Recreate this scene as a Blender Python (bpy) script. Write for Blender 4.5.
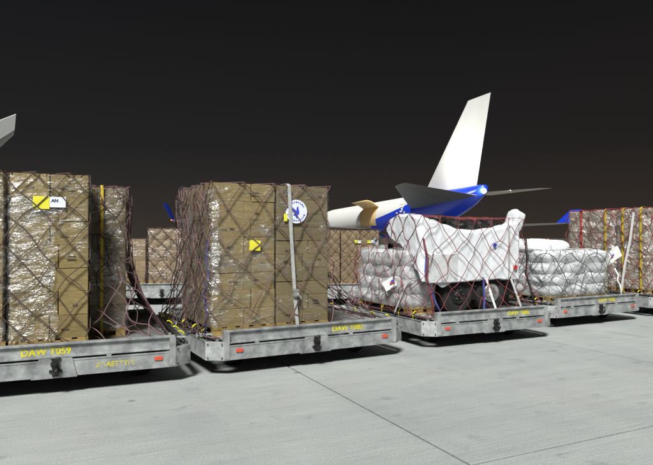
import bpy, math, random
from mathutils import Vector, Matrix, noise
R = math.radians
random.seed(7)
for o in list(bpy.data.objects):
    bpy.data.objects.remove(o)
SC = bpy.context.scene
COL = SC.collection

# ------------------------------------------------------------------ camera
cam_d = bpy.data.cameras.new('camera')
cam = bpy.data.objects.new('camera', cam_d)
COL.objects.link(cam)
SC.camera = cam
EYE = 1.75
cam.location = (0, 0, EYE)
cam.rotation_euler = (R(90 + 0.55), 0, 0)
cam_d.sensor_width = 36.0
cam_d.lens = 36.0 * 575 / 653
cam_d.clip_start = 0.1
cam_d.clip_end = 6000

# ------------------------------------------------------------------ world: night sky with town glow
W = bpy.data.worlds.new('World')
SC.world = W
W.use_nodes = True
wn, wl = W.node_tree.nodes, W.node_tree.links
wn.clear()
SUN_DIR = Vector((-0.12, -0.63, 0.76)).normalized()      # towards the floodlights behind the viewer
sky = wn.new('ShaderNodeTexSky'); sky.sky_type = 'NISHITA'; sky.sun_disc = False
sky.sun_elevation = R(-8); sky.sun_rotation = math.atan2(SUN_DIR.x, SUN_DIR.y)
bg1 = wn.new('ShaderNodeBackground'); bg1.inputs['Strength'].default_value = 0.02
wl.new(sky.outputs[0], bg1.inputs['Color'])
tc = wn.new('ShaderNodeTexCoord'); sx = wn.new('ShaderNodeSeparateXYZ')
wl.new(tc.outputs['Generated'], sx.inputs[0])
rp = wn.new('ShaderNodeValToRGB'); wl.new(sx.outputs['Z'], rp.inputs[0])
e = rp.color_ramp.elements
e[0].position = 0.0; e[0].color = (0.029, 0.0225, 0.0175, 1)
e[1].position = 0.45; e[1].color = (0.0046, 0.0046, 0.0051, 1)
m_ = e.new(0.05); m_.color = (0.0215, 0.0178, 0.0152, 1)
m_ = e.new(0.15); m_.color = (0.0118, 0.0110, 0.0108, 1)
az = wn.new('ShaderNodeMapRange'); az.inputs[1].default_value = -.4; az.inputs[2].default_value = .6; wl.new(sx.outputs['X'], az.inputs[0])
tn = wn.new('ShaderNodeMix'); tn.data_type = 'RGBA'; wl.new(az.outputs[0], tn.inputs[0])     # town glow is browner to the right
tn.inputs[6].default_value = (1.08, 1.15, 1.21, 1); tn.inputs[7].default_value = (1.05, .99, .95, 1)
tm_ = wn.new('ShaderNodeMix'); tm_.data_type = 'RGBA'; tm_.blend_type = 'MULTIPLY'; tm_.inputs[0].default_value = 1
wl.new(rp.outputs[0], tm_.inputs[6]); wl.new(tn.outputs[2], tm_.inputs[7])
bg2 = wn.new('ShaderNodeBackground'); bg2.inputs['Strength'].default_value = 1.0
wl.new(tm_.outputs[2], bg2.inputs['Color'])
ad = wn.new('ShaderNodeAddShader'); wo = wn.new('ShaderNodeOutputWorld')
wl.new(bg1.outputs[0], ad.inputs[0]); wl.new(bg2.outputs[0], ad.inputs[1]); wl.new(ad.outputs[0], wo.inputs[0])

sd = bpy.data.lights.new('apron_floodlight', 'SUN')
sd.energy = 5.0; sd.angle = R(14); sd.color = (1.0, 0.99, 0.955)
so = bpy.data.objects.new('apron_floodlight', sd); COL.objects.link(so)
so.rotation_euler = (-SUN_DIR).to_track_quat('-Z', 'Y').to_euler(); so.location = (-10, -20, 30)

SC.view_settings.view_transform = 'Standard'; SC.view_settings.look = 'None'
SC.view_settings.exposure = 0.42; SC.view_settings.gamma = 1.0
SC.view_settings.use_curve_mapping = False
SC.render.engine = 'CYCLES'
SC.cycles.use_denoising = True
SC.cycles.max_bounces = 8; SC.cycles.transparent_max_bounces = 16
SC.cycles.sample_clamp_indirect = 6.0

# ------------------------------------------------------------------ helpers
def rnd(a, b): return random.uniform(a, b)

class MB:
    def __init__(s): s.v = []; s.f = []; s.smooth = False
    def add(s, v, f):
        n = len(s.v); s.v += [tuple(p) for p in v]; s.f += [tuple(i + n for i in q) for q in f]; return s
    def box(s, x0, x1, y0, y1, z0, z1, M=None):
        v = [Vector((x, y, z)) for x in (x0, x1) for y in (y0, y1) for z in (z0, z1)]
        if M is not None: v = [M @ p for p in v]
        return s.add(v, [(0,1,3,2),(4,6,7,5),(0,4,5,1),(2,3,7,6),(0,2,6,4),(1,5,7,3)])
    def bevbox(s, x0, x1, y0, y1, z0, z1, b=.008):
        # box whose upright and top edges are chamfered
        pts = lambda d: [(x0+d, y0), (x1-d, y0), (x1, y0+d), (x1, y1-d), (x1-d, y1), (x0+d, y1), (x0, y1-d), (x0, y0+d)]
        lo = [(x, y, z0) for x, y in pts(b)]; hi = [(x, y, z1-b) for x, y in pts(b)]
        cx, cy = (x0+x1)/2, (y0+y1)/2
        tp = [(x + (b if x < cx else -b), y + (b if y < cy else -b), z1) for x, y in pts(b)]
        f = [tuple(range(7, -1, -1)), tuple(range(16, 24))]
        for k in (0, 8):
            for i in range(8): f.append((k+i, k+(i+1) % 8, k+8+(i+1) % 8, k+8+i))
        return s.add(lo + hi + tp, f)
    def prism(s, poly, y0, y1, plane='xz'):
        n = len(poly)
        mk = {'xz': lambda a, b, d: (a, d, b), 'xy': lambda a, b, d: (a, b, d), 'yz': lambda a, b, d: (d, a, b)}[plane]
        v = [mk(a, b, y0) for a, b in poly] + [mk(a, b, y1) for a, b in poly]
        f = [tuple(range(n)), tuple(range(2*n-1, n-1, -1))] + [(i, i+n, (i+1) % n+n, (i+1) % n) for i in range(n)]
        return s.add(v, f)
    def tube(s, pts, r, n=4, cap=True):
        pts = [Vector(p) for p in pts]; rings = []
        for i, p in enumerate(pts):
            d = (pts[min(i+1, len(pts)-1)] - pts[max(i-1, 0)])
            if d.length < 1e-6: d = Vector((0, 0, 1))
            d.normalize()
            a = d.cross(Vector((0, 0, 1)))
            if a.length < .05: a = d.cross(Vector((1, 0, 0)))
            a.normalize(); b = d.cross(a)
            rr = r[i] if isinstance(r, (list, tuple)) else r
            rings += [p + (a*math.cos(t) + b*math.sin(t))*rr for t in [2*math.pi*(k+.5)/n for k in range(n)]]
        f = []
        for i in range(len(pts)-1):
            for k in range(n): f.append((i*n+k, i*n+(k+1) % n, (i+1)*n+(k+1) % n, (i+1)*n+k))
        if cap:
            f.append(tuple(range(n-1, -1, -1))); q = (len(pts)-1)*n; f.append(tuple(range(q, q+n)))
        return s.add(rings, f)
    def ribbon(s, pts, w, side, t=.004):
        # flat webbing following pts, w wide along the vector side
        sd_ = Vector(side).normalized()
        pts = [Vector(p) for p in pts]; v = []; f = []
        for i, p in enumerate(pts):
            d = (pts[min(i+1, len(pts)-1)] - pts[max(i-1, 0)]).normalized()
            nrm = d.cross(sd_); nrm.normalize()
            v += [p - sd_*w/2 - nrm*t/2, p + sd_*w/2 - nrm*t/2, p + sd_*w/2 + nrm*t/2, p - sd_*w/2 + nrm*t/2]
        for i in range(len(pts)-1):
            for k in range(4): f.append((i*4+k, i*4+(k+1) % 4, i*4+4+(k+1) % 4, i*4+4+k))
        f += [(3, 2, 1, 0), tuple(range(len(v)-4, len(v)))]
        return s.add(v, f)
    def lathe(s, prof, n=20, c=(0, 0, 0), axis='y'):
        # prof: list of (radius, along)
        v = []
        for r_, h in prof:
            for k in range(n):
                t = 2*math.pi*k/n; a, b = r_*math.cos(t), r_*math.sin(t)
                p = {'y': (a, h, b), 'z': (a, b, h), 'x': (h, a, b)}[axis]
                v.append((p[0]+c[0], p[1]+c[1], p[2]+c[2]))
        f = []
        for i in range(len(prof)-1):
            for k in range(n): f.append((i*n+k, i*n+(k+1) % n, (i+1)*n+(k+1) % n, (i+1)*n+k))
        f += [tuple(range(n-1, -1, -1)), tuple(range(len(v)-n, len(v)))]
        return s.add(v, f)
    def grid(s, fn, nu, nv, closed=False):
        v = [fn(i/nu, j/nv) for j in range(nv+1) for i in range(nu+1)]
        f = [(j*(nu+1)+i, j*(nu+1)+i+1, (j+1)*(nu+1)+i+1, (j+1)*(nu+1)+i) for j in range(nv) for i in range(nu)]
        return s.add(v, f)
    def mesh(s, name, mat, smooth=None):
        me = bpy.data.meshes.new(name); me.from_pydata([tuple(p) for p in s.v], [], s.f)
        import bmesh
        bm = bmesh.new(); bm.from_mesh(me); bmesh.ops.recalc_face_normals(bm, faces=bm.faces); bm.to_mesh(me); bm.free()
        if mat: me.materials.append(mat)
        if smooth or (smooth is None and s.smooth):
            me.shade_smooth()
        return me
    def build(s, name, mat, parent=None, smooth=None, loc=None):
        o = bpy.data.objects.new(name, s.mesh(name, mat, smooth)); COL.objects.link(o)
        if parent is not None: o.parent = parent
        if loc is not None: o.location = loc
        return o

def tag(o, label=None, cat=None, group=None, kind=None):
    if label: o['label'] = label
    if cat: o['category'] = cat
    if group: o['group'] = group
    if kind: o['kind'] = kind
    return o
def empty(name, loc=(0, 0, 0), rz=0):
    o = bpy.data.objects.new(name, None); COL.objects.link(o)
    o.location = loc; o.rotation_euler = (0, 0, rz); o.empty_display_size = .1
    return o
def inst(name, me, parent, loc=(0, 0, 0), scale=(1, 1, 1), rot=(0, 0, 0)):
    o = bpy.data.objects.new(name, me); COL.objects.link(o); o.parent = parent
    o.location = loc; o.scale = scale; o.rotation_euler = rot
    return o

def text_mb(txt, size, bold=0.0):
    c = bpy.data.curves.new('lettering', 'FONT'); c.body = txt; c.size = size; c.offset = bold
    c.resolution_u = 3
    o = bpy.data.objects.new('lettering', c); COL.objects.link(o)
    bpy.context.view_layer.update()
    dg = bpy.context.evaluated_depsgraph_get()
    me = bpy.data.meshes.new_from_object(o.evaluated_get(dg))
    v = [p.co.copy() for p in me.vertices]; f = [tuple(p.vertices) for p in me.polygons]
    bpy.data.objects.remove(o); bpy.data.curves.remove(c); bpy.data.meshes.remove(me)
    return v, f

# ------------------------------------------------------------------ materials
def mat(name, col, rough=.6, metal=0.0, spec=.5, noise_s=0, noise_a=0.0, bump=0.0, bump_s=40, rand=0.0, coord='Object', col2=None, fac=(.35, .65), detail=4, coat=0.0, stretch=None, bdist=0.0):
    m = bpy.data.materials.new(name); m.use_nodes = True
    nt = m.node_tree; N, L = nt.nodes, nt.links; b = N['Principled BSDF']
    b.inputs['Roughness'].default_value = rough; b.inputs['Metallic'].default_value = metal
    b.inputs['Specular IOR Level'].default_value = spec
    b.inputs['Coat Weight'].default_value = coat
    b.inputs['Base Color'].default_value = (*col, 1)
    if coord == 'World': src = N.new('ShaderNodeNewGeometry').outputs['Position']
    else: src = N.new('ShaderNodeTexCoord').outputs[coord]
    if stretch:
        mp = N.new('ShaderNodeMapping'); mp.inputs['Scale'].default_value = stretch; L.new(src, mp.inputs[0]); src = mp.outputs[0]
    out = None
    if noise_s:
        nz = N.new('ShaderNodeTexNoise'); nz.inputs['Scale'].default_value = noise_s; nz.inputs['Detail'].default_value = detail
        nz.inputs['Roughness'].default_value = .6
        L.new(src, nz.inputs['Vector'])
        r = N.new('ShaderNodeValToRGB'); L.new(nz.outputs['Fac'], r.inputs[0])
        c2 = col2 if col2 else tuple(c*(1-noise_a) for c in col)
        r.color_ramp.elements[0].position = fac[0]; r.color_ramp.elements[0].color = (*c2, 1)
        r.color_ramp.elements[1].position = fac[1]; r.color_ramp.elements[1].color = (*col, 1)
        out = r.outputs[0]
    if rand:
        oi = N.new('ShaderNodeObjectInfo'); mr = N.new('ShaderNodeMapRange'); L.new(oi.outputs['Random'], mr.inputs[0])
        mr.inputs[3].default_value = 1-rand; mr.inputs[4].default_value = 1+rand*.6
        hs = N.new('ShaderNodeHueSaturation'); L.new(mr.outputs[0], hs.inputs['Value'])
        if out: L.new(out, hs.inputs['Color'])
        else: hs.inputs['Color'].default_value = (*col, 1)
        out = hs.outputs[0]
    if out: L.new(out, b.inputs['Base Color'])
    if bump:
        nz2 = N.new('ShaderNodeTexNoise'); nz2.inputs['Scale'].default_value = bump_s; nz2.inputs['Detail'].default_value = 3; nz2.inputs['Distortion'].default_value = bdist
        L.new(src, nz2.inputs['Vector'])
        bp = N.new('ShaderNodeBump'); bp.inputs['Strength'].default_value = bump; bp.inputs['Distance'].default_value = .02
        L.new(nz2.outputs['Fac'], bp.inputs['Height']); L.new(bp.outputs[0], b.inputs['Normal'])
    return m

def film_mat(name, tint, lo, hi, scale=5.0, rough=.16, bump=1.0, stretch=(1, 1, 1.8), dist=.05, gloss=.6, cr=(.05, .6), clear=.3, seed=0):
    """Clear stretch film: mostly see-through, milky where layers lie on each other, wet-looking glints on the wrinkles."""
    m = bpy.data.materials.new(name); m.use_nodes = True
    N, L = m.node_tree.nodes, m.node_tree.links; b = N['Principled BSDF']
    N.remove(b)
    df = N.new('ShaderNodeBsdfDiffuse'); df.inputs['Color'].default_value = (*tint, 1)
    gl = N.new('ShaderNodeBsdfGlossy'); gl.inputs['Color'].default_value = (.9, .9, .9, 1); gl.inputs['Roughness'].default_value = rough
    b = N.new('ShaderNodeMixShader'); b.inputs[0].default_value = gloss; L.new(df.outputs[0], b.inputs[1]); L.new(gl.outputs[0], b.inputs[2])
    tcn = N.new('ShaderNodeTexCoord'); mp = N.new('ShaderNodeMapping'); mp.inputs['Scale'].default_value = stretch
    mp.inputs['Rotation'].default_value = (.25, .3, .2)
    L.new(tcn.outputs['Object'], mp.inputs[0])
    n1 = N.new('ShaderNodeTexNoise'); n1.inputs['Scale'].default_value = scale*.6; n1.inputs['Detail'].default_value = 2; n1.inputs['Distortion'].default_value = 1.0
    L.new(mp.outputs[0], n1.inputs['Vector'])
    n2 = N.new('ShaderNodeTexNoise'); n2.inputs['Scale'].default_value = scale*2; n2.inputs['Detail'].default_value = 3; n2.inputs['Distortion'].default_value = 2.0
    L.new(mp.outputs[0], n2.inputs['Vector'])
    mx = N.new('ShaderNodeMath'); mx.operation = 'MULTIPLY_ADD'; mx.inputs[1].default_value = .18
    L.new(n2.outputs['Fac'], mx.inputs[0]); L.new(n1.outputs['Fac'], mx.inputs[2])
    bp = N.new('ShaderNodeBump'); bp.inputs['Strength'].default_value = bump; bp.inputs['Distance'].default_value = dist
    L.new(mx.outputs[0], bp.inputs['Height']); L.new(bp.outputs[0], df.inputs['Normal']); L.new(bp.outputs[0], gl.inputs['Normal'])
    n3 = N.new('ShaderNodeTexNoise'); n3.inputs['Scale'].default_value = scale*.7; n3.inputs['Detail'].default_value = 6; n3.inputs['Distortion'].default_value = .8
    L.new(mp.outputs[0], n3.inputs['Vector'])
    mr = N.new('ShaderNodeMapRange'); mr.inputs[1].default_value = .38; mr.inputs[2].default_value = .66
    mr.inputs[3].default_value = lo; mr.inputs[4].default_value = hi
    L.new(n3.outputs['Fac'], mr.inputs[0])
    # crumpled milky creases: pale streaks painted in to stand for glints on folds
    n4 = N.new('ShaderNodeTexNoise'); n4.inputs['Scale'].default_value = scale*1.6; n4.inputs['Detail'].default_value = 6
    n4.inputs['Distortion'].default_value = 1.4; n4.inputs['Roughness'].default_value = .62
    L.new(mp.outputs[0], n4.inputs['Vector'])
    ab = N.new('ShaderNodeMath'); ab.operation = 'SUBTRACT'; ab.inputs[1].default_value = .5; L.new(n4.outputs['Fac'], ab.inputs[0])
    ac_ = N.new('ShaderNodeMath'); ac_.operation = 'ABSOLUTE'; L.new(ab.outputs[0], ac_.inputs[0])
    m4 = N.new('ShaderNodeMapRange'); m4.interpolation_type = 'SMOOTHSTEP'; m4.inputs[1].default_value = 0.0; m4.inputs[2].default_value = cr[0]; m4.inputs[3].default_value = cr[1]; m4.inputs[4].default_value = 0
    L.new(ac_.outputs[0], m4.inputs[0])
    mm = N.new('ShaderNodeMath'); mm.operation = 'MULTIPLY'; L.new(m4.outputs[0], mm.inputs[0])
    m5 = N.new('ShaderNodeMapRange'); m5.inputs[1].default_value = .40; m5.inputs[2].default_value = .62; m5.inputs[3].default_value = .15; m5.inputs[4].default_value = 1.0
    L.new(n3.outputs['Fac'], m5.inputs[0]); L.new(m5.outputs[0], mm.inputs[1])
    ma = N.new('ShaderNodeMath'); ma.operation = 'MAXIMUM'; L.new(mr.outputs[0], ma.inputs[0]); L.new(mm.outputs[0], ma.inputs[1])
    # single-layer areas stay nearly clear
    n5 = N.new('ShaderNodeTexNoise'); n5.inputs['Scale'].default_value = 1.7; n5.inputs['Detail'].default_value = 4; n5.inputs['Distortion'].default_value = .6
    mp5 = N.new('ShaderNodeMapping'); mp5.inputs['Scale'].default_value = (1, 1, 2.2); mp5.inputs['Location'].default_value = (seed, seed*.7, 0); L.new(tcn.outputs['Object'], mp5.inputs[0]); L.new(mp5.outputs[0], n5.inputs['Vector'])
    m6 = N.new('ShaderNodeMapRange'); m6.inputs[1].default_value = .40; m6.inputs[2].default_value = .60; m6.inputs[3].default_value = clear; m6.inputs[4].default_value = 1.0
    L.new(n5.outputs['Fac'], m6.inputs[0])
    mu = N.new('ShaderNodeMath'); mu.operation = 'MULTIPLY'; L.new(ma.outputs[0], mu.inputs[0]); L.new(m6.outputs[0], mu.inputs[1])
    mr = mu
    tr = N.new('ShaderNodeBsdfTransparent'); ms = N.new('ShaderNodeMixShader')
    L.new(mr.outputs[0], ms.inputs[0]); L.new(tr.outputs[0], ms.inputs[1]); L.new(b.outputs[0], ms.inputs[2])
    L.new(ms.outputs[0], N['Material Output'].inputs['Surface'])
    return m

def concrete_mat(joints):
    m = bpy.data.materials.new('concrete'); m.use_nodes = True
    N, L = m.node_tree.nodes, m.node_tree.links; b = N['Principled BSDF']
    b.inputs['Roughness'].default_value = .85; b.inputs['Specular IOR Level'].default_value = .25
    g = N.new('ShaderNodeNewGeometry')
    rot = N.new('ShaderNodeMapping'); rot.inputs['Rotation'].default_value = (0, 0, -R(26)); L.new(g.outputs['Position'], rot.inputs[0])
    def nz(scale, st=(1, 1, 1), det=5, src=rot.outputs[0]):
        mp = N.new('ShaderNodeMapping'); mp.inputs['Scale'].default_value = st; L.new(src, mp.inputs[0])
        n = N.new('ShaderNodeTexNoise'); n.inputs['Scale'].default_value = scale; n.inputs['Detail'].default_value = det; n.inputs['Roughness'].default_value = .62
        L.new(mp.outputs[0], n.inputs['Vector']); return n.outputs['Fac']
    def ramp(src, a, b_, ca, cb):
        r = N.new('ShaderNodeValToRGB'); L.new(src, r.inputs[0])
        r.color_ramp.elements[0].position = a; r.color_ramp.elements[0].color = (*ca, 1)
        r.color_ramp.elements[1].position = b_; r.color_ramp.elements[1].color = (*cb, 1); return r.outputs[0]
    def mul(a, c, f=1.0):
        x = N.new('ShaderNodeMix'); x.data_type = 'RGBA'; x.blend_type = 'MULTIPLY'; x.inputs[0].default_value = f
        L.new(a, x.inputs[6]); L.new(c, x.inputs[7]); return x.outputs[2]
    base = ramp(nz(.35), .3, .7, (.285, .303, .300), (.345, .362, .355))
    c = mul(base, ramp(nz(3.0, (.12, 1.6, 1)), .3, .7, (.93, .93, .93), (1.04, 1.04, 1.04)))       # brooming / tyre sweep
    c = mul(c, ramp(nz(24, (.08, 2.0, 1), 3), .28, .72, (.87, .87, .87), (1.09, 1.09, 1.09)))          # fine broom lines
    c = mul(c, ramp(nz(55, det=2), .3, .7, (.84, .84, .84), (1.12, 1.12, 1.12)))
    c = mul(c, ramp(nz(.9, (1.0, .35, 1), 6), .36, .5, (.93, .93, .93), (1, 1, 1)))
    c = mul(c, ramp(nz(1.6, (.5, .12, 1), 5), .30, .38, (.80, .80, .80), (1, 1, 1)))               # old tyre tracks
    oi = N.new('ShaderNodeObjectInfo'); c = mul(c, ramp(oi.outputs['Random'], 0, 1, (.93, .93, .93), (1.04, 1.04, 1.04)))
    c = mul(c, ramp(nz(2.2, det=7), .30, .40, (.76, .77, .77), (1, 1, 1)))                            # stains
    vor = N.new('ShaderNodeTexVoronoi'); vor.inputs['Scale'].default_value = .9; L.new(rot.outputs[0], vor.inputs['Vector'])
    c = mul(c, ramp(vor.outputs['Distance'], .025, .06, (.45, .44, .43), (1, 1, 1)))                  # small drips
    L.new(c, b.inputs['Base Color'])
    bp = N.new('ShaderNodeBump'); bp.inputs['Strength'].default_value = .35; bp.inputs['Distance'].default_value = .01
    L.new(nz(30, (.12, 2.2, 1), 4), bp.inputs['Height']); L.new(bp.outputs[0], b.inputs['Normal'])
    return m

M = {}
M['concrete'] = concrete_mat(False)
M['earth'] = mat('earth', (.035, .03, .024), .95, noise_s=.02, noise_a=.4)
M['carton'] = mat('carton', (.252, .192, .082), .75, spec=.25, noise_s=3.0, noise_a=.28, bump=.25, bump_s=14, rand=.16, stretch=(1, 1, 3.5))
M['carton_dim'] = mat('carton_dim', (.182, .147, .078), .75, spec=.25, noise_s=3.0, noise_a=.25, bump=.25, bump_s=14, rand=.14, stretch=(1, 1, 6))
M['carton_far'] = mat('carton_far', (.25, .185, .115), .8, spec=.2, noise_s=2.5, noise_a=.3, rand=.15)
M['tape'] = mat('tape', (.33, .25, .13), .35, spec=.5)
M['print'] = mat('print', (.09, .07, .05), .7)
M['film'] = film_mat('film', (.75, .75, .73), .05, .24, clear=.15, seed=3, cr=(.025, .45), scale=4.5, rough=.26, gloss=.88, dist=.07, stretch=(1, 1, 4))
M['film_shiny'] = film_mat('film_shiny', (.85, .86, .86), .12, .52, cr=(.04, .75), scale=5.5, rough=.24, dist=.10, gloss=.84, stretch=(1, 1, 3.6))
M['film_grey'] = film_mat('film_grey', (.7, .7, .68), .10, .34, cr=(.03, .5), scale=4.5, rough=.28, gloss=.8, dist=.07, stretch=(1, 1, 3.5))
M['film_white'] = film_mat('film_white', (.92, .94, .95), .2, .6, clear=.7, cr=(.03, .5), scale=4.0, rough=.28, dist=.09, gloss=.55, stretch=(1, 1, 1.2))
M['film_pink'] = film_mat('film_pink', (.98, .92, .86), .28, .8, clear=.55, cr=(.06, .95), scale=8, rough=.3, dist=.11, gloss=.5, stretch=(1, 1, 1.6))  # extra whiteness painted into this film for glints the end faces lack
M['galv'] = mat('galv', (.46, .48, .48), .48, metal=.4, noise_s=7, col2=(.20, .21, .215), fac=(.34, .66), detail=12, coord='World', bump=.12, bump_s=30)
M['galv_dark'] = mat('galv_dark', (.16, .17, .17), .55, metal=.4, noise_s=6, noise_a=.5, detail=6)
M['galv_light'] = mat('galv_light', (.50, .52, .52), .5, metal=.35, noise_s=6, noise_a=.55, detail=8, coord='World')
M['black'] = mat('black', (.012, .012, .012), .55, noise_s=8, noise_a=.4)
M['rubber'] = mat('rubber', (.018, .018, .018), .8, noise_s=10, noise_a=.4)
M['alu'] = mat('alu', (.42, .43, .43), .42, metal=.55, noise_s=6, noise_a=.45, detail=7, bump=.1, bump_s=12)
M['chrome'] = mat('chrome', (.62, .62, .62), .25, metal=.85)
M['wood'] = mat('wood', (.42, .29, .10), .8, spec=.2, noise_s=4, noise_a=.45, rand=.25, stretch=(1, 5, 5))
M['yellow_paint'] = mat('yellow_paint', (.68, .62, .01), .55, noise_s=30, noise_a=.35)
M['yellow_worn'] = mat('yellow_worn', (.50, .44, .02), .6, noise_s=22, col2=(.30, .31, .30), fac=(.44, .52), detail=5)
M['yellow_card'] = mat('yellow_card', (.74, .70, .05), .5, noise_s=6, noise_a=.12)
M['white_card'] = mat('white_card', (.72, .76, .84), .5, noise_s=5, noise_a=.06)
M['ink'] = mat('ink', (.03, .04, .12), .6)
M['blue_ink'] = mat('blue_ink', (.045, .07, .52), .5)
M['red_ink'] = mat('red_ink', (.55, .04, .025), .5)
M['reflector'] = mat('reflector', (.62, .07, .02), .3, coat=.5)
M['net_brown'] = mat('net_brown', (.085, .052, .045), .8, noise_s=3, noise_a=.5)
M['net_mauve'] = mat('net_mauve', (.20, .105, .115), .8, noise_s=2.2, col2=(.075, .045, .045))
M['net_maroon'] = mat('net_maroon', (.26, .045, .055), .8, noise_s=2, col2=(.09, .025, .03))
M['net_dark'] = mat('net_dark', (.10, .105, .10), .8, noise_s=3, noise_a=.4)
M['rope_blue'] = mat('rope_blue', (.05, .06, .24), .8)
M['strap_grey'] = mat('strap_grey', (.42, .43, .42), .7, noise_s=8, noise_a=.25)
M['strap_white'] = mat('strap_white', (.72, .73, .72), .7, noise_s=9, noise_a=.2)
M['strap_yellow'] = mat('strap_yellow', (.58, .42, .03), .65, noise_s=9, noise_a=.3)
M['strap_red'] = mat('strap_red', (.50, .05, .03), .65, noise_s=9, noise_a=.3)
M['sheet'] = mat('sheet', (.72, .75, .78), .38, spec=.45, noise_s=4, noise_a=.18, bump=.22, bump_s=7, detail=6, bdist=1.5)
M['sheet_grey'] = mat('sheet_grey', (.58, .60, .61), .6, spec=.3, noise_s=5, noise_a=.25, bump=.5, bump_s=10)
M['sack'] = mat('sack', (.84, .87, .89), .5, noise_s=7, noise_a=.3, bump=.6, bump_s=12, rand=.2)
M['sack_grey'] = mat('sack_grey', (.68, .70, .72), .5, noise_s=6, noise_a=.4, bump=.6, bump_s=12, rand=.25)
M['plane_white'] = mat('plane_white', (.80, .80, .77), .35, noise_s=.6, noise_a=.05)
M['plane_grey'] = mat('plane_grey', (.11, .105, .09), .45, noise_s=.8, noise_a=.15)
M['plane_blue'] = mat('plane_blue', (.012, .045, .52), .3, coat=.4)
M['hold_tan'] = mat('hold_tan', (.84, .58, .28), .7, noise_s=1.5, noise_a=.15)
def emis(name, col, st):
    m = bpy.data.materials.new(name); m.use_nodes = True; b = m.node_tree.nodes['Principled BSDF']
    b.inputs['Base Color'].default_value = (*col, 1); b.inputs['Emission Color'].default_value = (*col, 1); b.inputs['Emission Strength'].default_value = st
    return m
M['lamp_white'] = emis('lamp_white', (1, .93, .78), 30)
M['lamp_red'] = emis('lamp_red', (1, .10, .04), 5)
M['lamp_amber'] = emis('lamp_amber', (1, .42, .12), 6)

# two-tone livery: blue tail swoosh over a white fuselage, boundary in the aircraft's own length/height coordinates
def livery():
    m = bpy.data.materials.new('livery'); m.use_nodes = True
    N, L = m.node_tree.nodes, m.node_tree.links; b = N['Principled BSDF']; b.inputs['Roughness'].default_value = .35
    t = N.new('ShaderNodeTexCoord'); s = N.new('ShaderNodeSeparateXYZ'); L.new(t.outputs['Object'], s.inputs[0])
    def mth(op, a, b_=None):
        n = N.new('ShaderNodeMath'); n.operation = op
        for i, q in enumerate((a, b_)):
            if q is None: continue
            if isinstance(q, (int, float)): n.inputs[i].default_value = q
            else: L.new(q, n.inputs[i])
        return n.outputs[0]
    dz = mth('MAXIMUM', mth('SUBTRACT', 5.46, s.outputs['Z']), 0.0)
    lim = mth('MINIMUM', mth('ADD', mth('MULTIPLY', mth('POWER', dz, 1.48), 4.37), 10.4), 21.5)
    f = mth('LESS_THAN', s.outputs['X'], lim)
    mx = N.new('ShaderNodeMix'); mx.data_type = 'RGBA'; L.new(f, mx.inputs[0])
    mx.inputs[6].default_value = (.80, .80, .77, 1); mx.inputs[7].default_value = (.012, .045, .52, 1)
    L.new(mx.outputs[2], b.inputs['Base Color'])
    return m
M['livery'] = livery()

# ------------------------------------------------------------------ ground
apron = MB().add([(-160, -40, -.03), (160, -40, -.03), (160, 150, -.03), (-160, 150, -.03)], [(0, 1, 2, 3)]).build('apron', M['concrete'])
tag(apron, kind='structure')
terrain = MB().add([(-4000, -1500, -.06), (4000, -1500, -.06), (4000, 4500, -.06), (-4000, 4500, -.06)], [(0, 1, 2, 3)]).build('terrain', M['earth'])
tag(terrain, kind='structure')
sealant = MB().add([(-50, -5, -.024), (50, -5, -.024), (50, 44, -.024), (-50, 44, -.024)], [(0, 1, 2, 3)]).build('joint_sealant', M['rubber'], apron)
SA = R(25.6); SW = 4.7
su, sv = Vector((math.cos(SA), math.sin(SA), 0)), Vector((-math.sin(SA), math.cos(SA), 0))
corner = Vector((1.11, 4.45, 0))
gp = .014
slab_me = MB().bevbox(gp, SW-gp, gp, SW-gp, -.02, 0, .003).mesh('slab', M['concrete'])
for i in range(-7, 9):
    for j in range(-2, 13):
        p = corner + su*(i*SW) + sv*(j*SW)
        c_ = p + (su+sv)*SW*.5
        if c_.y < -1 or abs(c_.x) > 6 + c_.y*.95 or c_.y > 40: continue
        inst('slab', slab_me, apron, (p.x, p.y, rnd(-.0015, .0015)), (1, 1, 1), (0, 0, SA))

# ------------------------------------------------------------------ dollies
class Fr:
    def __init__(s, x, y, deg, L): s.o = Vector((x, y, 0)); s.a = R(deg); s.L = L; s.u = Vector((math.cos(s.a), math.sin(s.a), 0)); s.v = Vector((-math.sin(s.a), math.cos(s.a), 0))
    def w(s, x, y, z=0): return s.o + s.u*x + s.v*y + Vector((0, 0, z))
    def thing(s, name, x=0, y=0, z=0): return empty(name, s.w(x, y, z), s.a)

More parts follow.
